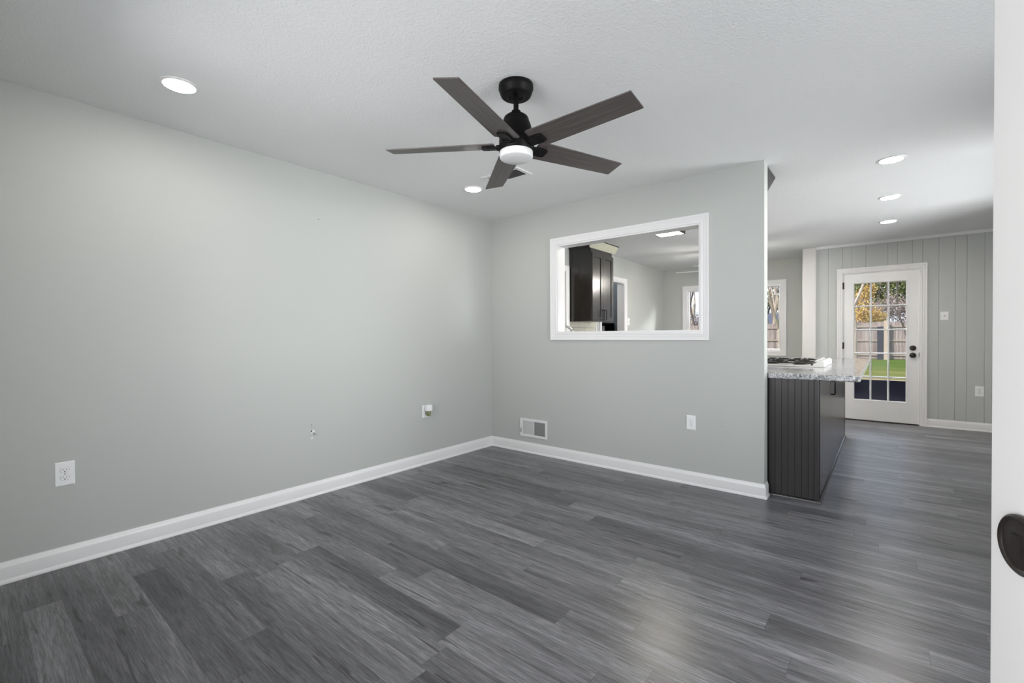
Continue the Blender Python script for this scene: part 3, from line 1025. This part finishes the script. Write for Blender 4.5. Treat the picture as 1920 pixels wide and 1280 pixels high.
# ------------------------------------------------------------------ peninsula
CT = .908
pen = thing('peninsula_cabinet', 'dark espresso peninsula cabinet with beadboard end beside the wall end', 'cabinet', (2.64, 1.4, 0))
PX0, PX1, PY0, PY1 = 2.325, 2.955, .150, 2.825
body = link('carcass', MB().box(PX0, PX1 - .006, PY0, PY1, .0, CT - .042), M['espresso'], pen)
# beadboard end panel
mb = MB()
x = 2.646
while x < PX1 - .028:
    b = min(x + .0415, PX1 - .026)
    g = .0016
    mb.prism([(x, PY0), (x, PY0 - .0122), (x + g, PY0 - .014), (b - g, PY0 - .014), (b, PY0 - .0122), (b, PY0)], 2, .002, CT - .042)
    x = b
link('beadboard_panel', mb, M['espresso'], pen)
link('corner_stile', MB().box(PX1 - .026, PX1, PY0 - .015, PY0 + .02, .002, CT - .042), M['espresso'], pen, bevel=.002)
# side facing the passage: face frame, doors, handles
mb = MB().box(PX1 - .006, PX1, PY0 + .02, PY1, .002, CT - .042)
link('face_panel', mb, M['espresso_gloss'], pen)
ys = [PY0 + .035, 1.045, 1.930, PY1 - .03]
for k, (a, b) in enumerate(zip(ys[:-1], ys[1:])):
    d = link('door', MB().box(PX1, PX1 + .005, a + .002, b - .002, .030, CT - .050), M['espresso_gloss'], pen, bevel=.0015)
    if k != 1:
        continue
    hy = (a + .06) if k != 0 else (b - .06)
    h_ = MB().tube([(PX1 + .004, hy, .667), (PX1 + .025, hy, .669), (PX1 + .030, hy, .676), (PX1 + .030, hy, .776), (PX1 + .025, hy, .783), (PX1 + .004, hy, .785)], .0055, 8)
    tag(link('handle', h_, M['blackmetal'], d, smooth=50), 'black bar handle')
link('end_stile', MB().box(PX1 - .01, PX1 + .007, PY1 - .024, PY1, .002, CT - .042), M['espresso'], pen)
QR = [(0, 0), (.017, 0), (.0165, .006), (.0145, .0115), (.011, .0155), (.006, .018), (0, .019)]
link('shoe_moulding', MB().sweep([(PX1, PY1), (PX1, PY0 - .015), (2.652, PY0 - .015)], QR), M['espresso_gloss'], pen, smooth=40)

ct = MB()
def rounded(cx, cy, r, a0, a1, n=6):
    return [(cx + r * math.cos(R(a0 + (a1 - a0) * i / n)), cy + r * math.sin(R(a0 + (a1 - a0) * i / n))) for i in range(n + 1)]
CX1, CY0, CY1 = 3.190, .108, 2.850
poly = [(2.645, CY0)] + rounded(CX1 - .03, CY0 + .03, .03, -90, 0) + rounded(CX1 - .03, CY1 - .03, .03, 0, 90) + [(2.30, CY1), (2.30, .76), (.02, .76), (.02, .125), (2.645, .125)]
ct.prism(poly, 2, CT - .042, CT)
tag(link('countertop', ct, M['granite'], None, bevel=.012, bseg=4), 'grey speckled granite-look countertop on the peninsula', 'countertop')
CT_TOP = CT

# cooktop
KX0, KX1, KY0, KY1 = 2.405, 2.925, .925, 1.625
ck = thing('cooktop', 'white gas cooktop with black grates on the peninsula counter', 'cooktop', ((KX0 + KX1) / 2, (KY0 + KY1) / 2, CT))
z0 = CT
link('pan', MB().box(KX0, KX1, KY0, KY1, z0 + .0005, z0 + .012), M['cook_white'], ck, bevel=.004)
tag(link('gasket', MB().box(KX0 + .006, KX1 - .004, KY0 + .004, KY1 - .004, z0, z0 + .003), M['blackhole'], ck), 'dark gasket line')
# control console along the right edge
con = MB().prism([(2.835, z0 + .012), (2.922, z0 + .004), (2.924, z0 + .040), (2.915, z0 + .053), (2.898, z0 + .057), (2.880, z0 + .050), (2.842, z0 + .022)], 1, KY0 + .012, KY1 - .012)
conso = link('console', con, M['cook_white'], ck, bevel=.006, bseg=3)
for i in range(4):
    y = KY0 + .12 + i * .155
    kn = MB().lathe([(.019, 0), (.018, .014), (.012, .017)], (0, 0, 0), 2, 20)
    kn.box(-.004, .004, -.017, .017, .014, .023)
    o = link('knob', kn, M['cook_white'], None, smooth=35)
    o.parent = conso
    nrm = Vector((-.55, 0, .83)).normalized()
    o.matrix_local = Matrix.Translation(Vector((2.868, y, z0 + .038)) - OFF[ck.name]) @ nrm.to_track_quat('Z', 'Y').to_matrix().to_4x4()
    bz = MB().prism([(2.8795, z0 + .0500), (2.8905, z0 + .0552), (2.8905, z0 + .0562), (2.8790, z0 + .0510)], 1, y - .012, y - .005)
    bz.prism([(2.8795, z0 + .0500), (2.8905, z0 + .0552), (2.8905, z0 + .0562), (2.8790, z0 + .0510)], 1, y + .005, y + .012)
    tag(link('mark', bz, M['blackhole'], conso), 'black burner mark')
for bx in (2.51, 2.72):
    for by in (KY0 + .18, KY1 - .18):
        tag(link('burner', MB().lathe([(.055, z0 + .012), (.05, z0 + .016), (.036, z0 + .017), (.036, z0 + .026), (.040, z0 + .027), (.038, z0 + .033), (.01, z0 + .034)], (bx, by, 0), 2, 24), M['cast_iron'], ck, smooth=35), 'black burner')
for gy0, gy1 in ((KY0 + .02, KY0 + .342), (KY0 + .352, KY1 - .02)):
    mb = MB()
    gx0, gx1 = KX0 + .02, 2.832
    zt = z0 + .046
    r_ = .0062
    for a, b in (((gx0, gy0), (gx1, gy0)), ((gx1, gy0), (gx1, gy1)), ((gx1, gy1), (gx0, gy1)), ((gx0, gy1), (gx0, gy0))):
        mb.tube([(a[0], a[1], zt - .014), (b[0], b[1], zt - .014)], r_, 6)
    for px_f in (gx0, gx1):
        for py_f in (gy0, gy1):
            mb.tube([(px_f, py_f, z0 + .011), (px_f, py_f, zt - .010)], r_, 6)
    ym = (gy0 + gy1) / 2
    for bx in (2.51, 2.72):
        mb.tube([(bx, gy0, zt - .014), (bx, gy0 + .03, zt), (bx, ym - .035, zt + .002)], r_, 6)
        mb.tube([(bx, gy1, zt - .014), (bx, gy1 - .03, zt), (bx, ym + .035, zt + .002)], r_, 6)
        mb.tube([(bx - .10, ym, zt - .014), (bx - .075, ym, zt), (bx - .03, ym, zt + .002)], r_, 6)
        mb.tube([(bx + .10, ym, zt - .014), (bx + .075, ym, zt), (bx + .03, ym, zt + .002)], r_, 6)
    mb.tube([(2.615, gy0, zt - .014), (2.615, gy1, zt - .014)], r_, 6)
    tag(link('grate', mb, M['cast_iron'], ck, smooth=50), 'black cast iron grate')


# ------------------------------------------------------------------ kitchen
def shaker(mb_frame, x, y0_, y1_, z0_, z1_):
    w_ = .058
    t_ = .019
    mb_frame.box(x, x + t_, y0_, y0_ + w_, z0_, z1_).box(x, x + t_, y1_ - w_, y1_, z0_, z1_)
    mb_frame.box(x, x + t_, y0_ + w_, y1_ - w_, z0_, z0_ + w_).box(x, x + t_, y0_ + w_, y1_ - w_, z1_ - w_, z1_)
    mb_frame.box(x, x + .010, y0_ + w_, y1_ - w_, z0_ + w_, z1_ - w_)
    return mb_frame


uc = thing('wall_cabinet', 'tall dark espresso wall cabinet with two doors seen through the pass-through', 'cabinet', (.17, 1.89, 1.38))
cy0, cy1, cz0, cz1 = 1.590, 2.180, 1.382, 2.345
link('body', MB().box(.002, .335, cy0, cy1, cz0, cz1), M['espresso_gloss'], uc, bevel=.002)
ymid = (cy0 + cy1) / 2
for a, b, hy in ((cy0 + .004, ymid - .002, ymid - .035), (ymid + .002, cy1 + .006, ymid + .035)):
    d = link('door', shaker(MB(), .336, a, b, cz0 - .004, 2.285), M['espresso_gloss'], uc, bevel=.002)
    tag(link('handle', MB().tube([(.355, hy, 1.40), (.382, hy, 1.403), (.387, hy, 1.415), (.387, hy, 1.520), (.382, hy, 1.532), (.355, hy, 1.535)], .0052, 8), M['blackmetal'], d, smooth=50), 'black arched bar handle')
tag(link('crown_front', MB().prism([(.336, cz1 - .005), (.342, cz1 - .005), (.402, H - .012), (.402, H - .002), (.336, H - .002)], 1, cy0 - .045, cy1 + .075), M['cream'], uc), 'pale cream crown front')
link('crown_cap', MB().box(.336, .406, cy0 - .05, cy1 + .08, H - .012, H - .0005), M['espresso'], uc)
link('crown_side', MB().prism([(cy0 + .002, cz1), (cy0 - .004, cz1), (cy0 - .05, H - .012), (cy0 - .05, H - .002), (cy0 + .002, H - .002)], 0, .002, .337), M['espresso'], uc)

# cabinet on the kitchen side of the pass-through wall; its crown corner shows past the wall end
uc2 = thing('wall_cabinet', 'dark wall cabinet behind the wall end, only its crown corner showing', 'cabinet', (2.42, .27, 1.38))
bx0, bx1 = 2.262, 2.560
link('body', MB().box(bx0, bx1, .122, .40, cz0, 2.30), M['espresso'], uc2)
mb = MB()
d = link('door', MB().box(bx0 + .003, bx1 - .003, .40, .419, cz0, 2.28), M['espresso'], uc2, bevel=.002)
cr = MB()
inner = [(bx0, .124), (bx1, .124), (bx1, .40), (bx0, .40)]
outer = [(bx0 - .01, .124), (2.636, .124), (2.636, .455), (bx0 - .01, .455)]
zb, zt_ = 2.268, H - .008
vs = [(x, y, zb) for x, y in inner] + [(x, y, zt_) for x, y in outer] + [(x, y, H - .001) for x, y in outer]
cr.add(vs, [(0, 1, 5, 4), (1, 2, 6, 5), (2, 3, 7, 6), (3, 0, 4, 7), (4, 5, 9, 8), (5, 6, 10, 9), (6, 7, 11, 10), (7, 4, 8, 11), (8, 9, 10, 11), (3, 2, 1, 0)])
link('crown', cr, M['espresso'], uc2)

# base run under the pass-through with sink faucet
bc = thing('base_cabinet', 'dark espresso base cabinet run under the pass-through on the kitchen side', 'cabinet', (1.2, .4, 0))
link('carcass', MB().box(.03, 2.315, .124, .70, .002, CT - .043), M['espresso'], bc)
for k in range(4):
    a = .04 + k * .567
    link('door', MB().box(a + .004, a + .560, .70, .719, .10, CT - .06), M['espresso'], bc, bevel=.003)

fa = thing('kitchen_faucet', 'dark arched kitchen faucet behind the pass-through sill', 'faucet', (.70, .235, CT))
arc = [(.70, .235, CT + .03), (.70, .235, 1.19)]
for i in range(1, 13):
    t_ = math.pi * i / 12
    arc.append((.70 + (.085 - .085 * math.cos(t_)) * .86, .235 + (.085 - .085 * math.cos(t_)) * .5, 1.19 + .092 * math.sin(t_)))
arc.append((arc[-1][0], arc[-1][1], 1.12))
link('spout', MB().tube(arc, .0115, 12), M['chrome'], fa, smooth=50)
link('base', MB().lathe([(.028, CT), (.028, CT + .008), (.018, CT + .02), (.016, CT + .06)], (.70, .235, 0), 2, 20), M['chrome'], fa, smooth=40)
link('lever', MB().tube([(.70, .235, CT + .05), (.64, .235, CT + .08), (.60, .235, CT + .10)], .006, 8), M['chrome'], fa, smooth=50)

struct('trim_7', MB().box(.0, .008, 1.583, 2.30, CT, 1.384), M['tile'], 'cream subway tile backsplash under the dark cabinet', 'backsplash')
struct('trim_8', MB().box(.0, .012, 2.300, 2.325, CT, 1.62), M['trim'], 'pale edge strip at the end of the tile', 'trim')

# ceiling light box of the kitchen
kl = thing('kitchen_ceiling_light', 'flat square lit kitchen light with dark frame behind the pass-through', 'ceiling light', (1.34, 1.40, H))
lx0, lx1, ly0, ly1, lz = 1.19, 1.495, 1.00, 1.765, 2.382
mb = MB().box(lx0, lx0 + .016, ly0, ly1, lz - .003, H).box(lx1 - .016, lx1, ly0, ly1, lz - .003, H).box(lx0 + .016, lx1 - .016, ly0, ly0 + .016, lz - .003, H).box(lx0 + .016, lx1 - .016, ly1 - .016, ly1, lz - .003, H)
link('frame', mb, M['bronze'], kl, bevel=.002)
tag(link('diffuser', MB().box(lx0 + .015, lx1 - .015, ly0 + .015, ly1 - .015, lz, lz + .01), M['lens_k'], kl), 'white glowing diffuser')

# dark shelf with canisters seen through the far kitchen doorway
sh = thing('shelving_unit', 'black shelf unit in the room behind the far kitchen doorway', 'shelf', (-.6, 3.2, 0))
mb = MB()
sx0, sx1, sy0, sy1 = -.62, -.28, 2.66, 3.48
for y in (sy0, sy1 - .025):
    link('side_panel', MB().box(sx0, sx1, y, y + .025, 0, 1.40), M['blackmetal'], sh)
link('back_panel', MB().box(sx0, sx0 + .012, sy0 + .025, sy1 - .025, 0, 1.40), M['blackmetal'], sh)
for z in (.35, .80, 1.205, 1.385):
    link('shelf', MB().box(sx0 + .012, sx1, sy0 + .025, sy1 - .025, z, z + .02), M['blackmetal'], sh)
cans = ['dark grey canister on the black shelf, left one of three', 'dark grey canister on the black shelf, middle one of three', 'dark grey canister on the black shelf, right one of three']
for k in range(3):
    c_ = thing('canister', cans[k], 'canister', (-.40, 2.80 + k * .22, 1.225), 'canisters on the shelf')
    link('jar', MB().lathe([(.058, 1.225), (.060, 1.228), (.060, 1.345), (.056, 1.350)], (-.40, 2.80 + k * .22, 0), 2, 24), M['jar'], c_, smooth=40)
    link('lid', MB().lathe([(.061, 1.350), (.061, 1.362), (.02, 1.366)], (-.40, 2.80 + k * .22, 0), 2, 24), M['blackmetal'], c_, smooth=40)

# ------------------------------------------------------------------ backyard
struct('lawn', MB().box(-45, 45, 5.2, 70, -.35, -.15), M['lawn'], 'winter lawn behind the house', 'lawn')
mb = MB()
y = 4.32
k = 0
while y < 11.8:
    mb.box(-.5, 7.5, y, min(y + .138, 11.84), -.065, -.030)
    y += .144
dk_ = tag(link('deck', mb, M['deck']), 'dark stained wooden deck outside the glazed door', 'deck', kind='structure')
link('edge_board', MB().box(-.5, 7.5, 11.84, 11.88, -.15, -.024), M['newpost'], dk_)

YFN = 27.3
fe = thing('fence', 'weathered grey wooden board fence across the yard', 'fence', (0, YFN, -.15))
rng = random.Random(4)
mb = MB()
x = -22.0
while x < 16:
    wv_ = .138
    top = 1.83 + rng.uniform(-.035, .035)
    mb.box(x, x + wv_ - .004, YFN + rng.uniform(0, .012), YFN + .035, -.12, top)
    x += wv_
link('boards', mb, M['fence'], fe)
for z in (1.60, .86, .10):
    link('rail', MB().box(-22, 16, YFN - .045, YFN, z - .045, z + .045), M['fencerail'], fe)
for i in range(15):
    xx = -20.6 + i * 2.4
    link('post', MB().box(xx - .045, xx + .045, YFN - .14, YFN - .045, -.15, 1.75), M['fencerail'], fe)
tag(link('yard_post', MB().box(3.30, 3.44, YFN - .29, YFN - .16, -.15, 1.90), M['newpost']), 'pale square wooden post standing before the fence', 'post')
tag(link('tall_board', MB().prism([(3.03, -.15), (3.29, -.15), (3.29, 1.57), (3.25, 1.60), (3.03, 1.58)], 1, YFN - .24, YFN - .16), M['darkboard']), 'dark blue-grey board standing against the fence', 'board')


def at(u, Y):
    d = F + R2 * ((u - 960) / 853.45)
    return 3.31 + (Y + 3.6943) * d.x / d.y


def grow(mb, p, d, length, rad, depth, rng, spread=.5, n=2, lift=.12):
    pts = [p]
    q_ = Vector(p)
    d = Vector(d).normalized()
    steps = 4
    rads = [rad]
    for i in range(steps):
        d = (d + Vector((rng.uniform(-.13, .13), rng.uniform(-.13, .13), rng.uniform(-.05, .1)))).normalized()
        q_ = q_ + d * (length / steps)
        pts.append(q_.copy())
        rads.append(rad * (1 - .42 * (i + 1) / steps))
    mb.tube(pts, rads, 6 if depth > 2 else 4, caps=False)
    if depth <= 0:
        return
    for k in range(n + (1 if rng.random() < .5 else 0)):
        j = steps if k == 0 else rng.choice((2, 3, 4))
        dd = (d + Vector((rng.uniform(-1, 1) * spread, rng.uniform(-1, 1) * spread, rng.uniform(-.3, .5) * spread + lift))).normalized()
        grow(mb, pts[j], dd, length * rng.uniform(.62, .85), rads[j] * .74, depth - 1, rng, spread, n, lift)


def leaves(mb, centre, rad, count, size, rng, squash=(1, 1, 1)):
    for _ in range(count):
        v = Vector((rng.gauss(0, .5), rng.gauss(0, .5), rng.gauss(0, .5)))
        if v.length > 1.15:
            v = v.normalized() * 1.15
        c_ = Vector(centre) + Vector((v.x * rad * squash[0], v.y * rad * squash[1], v.z * rad * squash[2]))
        e_ = Euler((rng.uniform(0, 6.3), rng.uniform(0, 6.3), rng.uniform(0, 6.3))).to_matrix()
        s = size * rng.uniform(.6, 1.3)
        ps = [c_ + e_ @ Vector(t_) * s for t_ in ((-.5, -.32, 0), (.5, -.32, .12), (.5, .32, 0), (-.5, .32, .12))]
        mb.add(ps, [(0, 1, 2, 3)])


def tree(name, label, x, y, height, trunk_r, bark, seed, lean=(0, 0), depth=4, crown=None, group='trees beyond the fence'):
    rng = random.Random(seed)
    t_ = thing(name, label, 'tree', (x, y, -.15), group)
    mb = MB()
    grow(mb, (x, y, -.2), (lean[0], lean[1], 1), height * .42, trunk_r, depth, rng)
    link('trunk', mb, M[bark], t_, smooth=60)
    if crown:
        mat, blobs, size = crown
        cm = MB()
        for (dx, dy, z, r_, n_) in blobs:
            leaves(cm, (x + dx, y + dy, z), r_, n_, size, rng)
        link('foliage', cm, M[mat], t_)
    return t_


# seen through the glazed door
tree('bare_tree', 'pale curved bare tree at the left pane edge of the glazed door', at(1603, 22), 22, 8, .13, 'bark_pale', 3, (.05, 0), 4)
tree('leafy_tree', 'golden yellow leafed tree seen in the left panes of the glazed door', at(1624, 34), 34, 4.6, .08, 'bark_grey', 5, depth=3,
     crown=('leaf_yellow', [(-.1, 0, 2.6, .7, 700), (-.2, .2, 3.6, .55, 360), (.5, 0, 2.3, .55, 500), (.1, 0, 4.1, .4, 160)], .10))
tree('pine_tree', 'tall green pine seen in the upper panes of the glazed door', at(1668, 44), 44, 10, .2, 'bark_dark', 7, depth=3,
     crown=('leaf_green', [(0, 0, 5.4, 1.3, 1500), (-2.0, 0, 5.2, 1.1, 1000), (1.7, 0, 5.0, 1.1, 900), (.3, 0, 7.2, 1.5, 700), (-.8, 0, 3.9, .9, 700), (.8, 0, 4.0, .8, 500)], .15))
tree('evergreen_tree', 'dull green evergreen seen in the right panes of the glazed door', at(1700, 53), 53, 10, .2, 'bark_dark', 9, depth=3,
     crown=('leaf_green2', [(0, 0, 6.4, 1.8, 1500), (-2.2, 0, 5.0, 1.3, 800), (1.6, 0, 5.2, 1.3, 800)], .18))
tree('bushy_tree', 'purple-grey leafless thicket tree above the fence in the right panes', at(1675, 36), 36, 3.3, .06, 'bark_grey', 11, depth=3,
     crown=('twig', [(0, 0, 2.9, .9, 1600), (-1.0, 0, 2.5, .7, 1100), (1.0, 0, 2.7, .8, 1300), (1.9, 0, 2.4, .7, 900)], .08))
tree('bushy_tree', 'tan leafless thicket tree behind the golden tree', at(1612, 39), 39, 3.8, .07, 'bark_grey', 12, depth=3,
     crown=('twig', [(0, 0, 3.2, 1.0, 1400), (-1.3, 0, 2.7, .8, 900)], .09))
tree('bare_tree', 'dark bare tree leaning across the top right pane of the glazed door', at(1722, 18), 18, 5.2, .055, 'bark_dark', 23, (-.30, 0), 4)
# seen through the dining window
for i, (u, Y, hgt, rr, bark, lab) in enumerate((
        (1441, 31, 9, .11, 'bark_grey', 'slim grey bare tree at the left edge of the dining window strip beside the wall'),
        (1451, 34, 10, .13, 'bark_pale', 'slim pale bare tree in the middle of the dining window strip'),
        (1462, 26, 8, .12, 'bark_pale', 'pale bare tree near the right side of the dining window'),
        (1458, 40, 11, .16, 'bark_grey', 'tall grey bare tree behind the pale ones in the dining window'),
        (1299, 30, 9, .17, 'bark_pale', 'thick pale bare tree seen through the pass-through and window'),
        (1308, 34, 9, .15, 'bark_grey', 'grey bare tree seen through the pass-through, rightmost there'),
        (1290, 38, 10, .16, 'bark_pale', 'far pale bare tree seen through the pass-through, leftmost there'))):
    tree('bare_tree', lab, at(u, Y), Y, hgt, rr, bark, 40 + i, depth=4)
tree('bushy_tree', 'low tan thicket behind the fence in the dining window', at(1300, 41), 41, 4.5, .1, 'bark_pale', 61, depth=3,
     crown=('twig', [(0, 0, 2.4, .9, 1500), (-1.5, 0, 2.1, .8, 1100), (1.6, 0, 2.1, .8, 1100)], .09))
tree('evergreen_tree', 'pale green evergreen far behind the bare trees in the dining window', at(1447, 50), 50, 9, .2, 'bark_dark', 63, depth=3,
     crown=('leaf_green2', [(0, 0, 4.6, 1.6, 700), (2, 0, 4.0, 1.2, 500), (-2.4, 0, 4.6, 1.2, 500)], .2))


def house(label, x0, x1, y0, y1, wall_h, roof_h, roof):
    h_ = thing('house', label, 'house', ((x0 + x1) / 2, (y0 + y1) / 2, -.15))
    link('wall', MB().box(x0, x1, y0, y1, -.15, wall_h), M['brick'], h_)
    ov = .4
    ym_ = (y0 + y1) / 2
    link('roof', MB().prism([(y0 - ov, wall_h - .1), (ym_, wall_h + roof_h), (y1 + ov, wall_h - .1), (y1 + ov, wall_h - .25), (y0 - ov, wall_h - .25)], 0, x0 - ov, x1 + ov), M[roof], h_)
    link('fascia', MB().box(x0 - ov, x1 + ov, y0 - ov - .03, y0 - ov, wall_h - .30, wall_h - .08), M['fencerail'], h_)
    return h_


house('brick house with a red-brown roof behind the fence', at(1590, 42) - 1.5, at(1612, 42), 43, 48, 2.0, 1.0, 'roof_red')
house('brick house with a dark slate roof seen in the dining window', at(1425, 40) - 3, at(1450, 40), 43, 48, 2.1, 1.1, 'roof_dark')
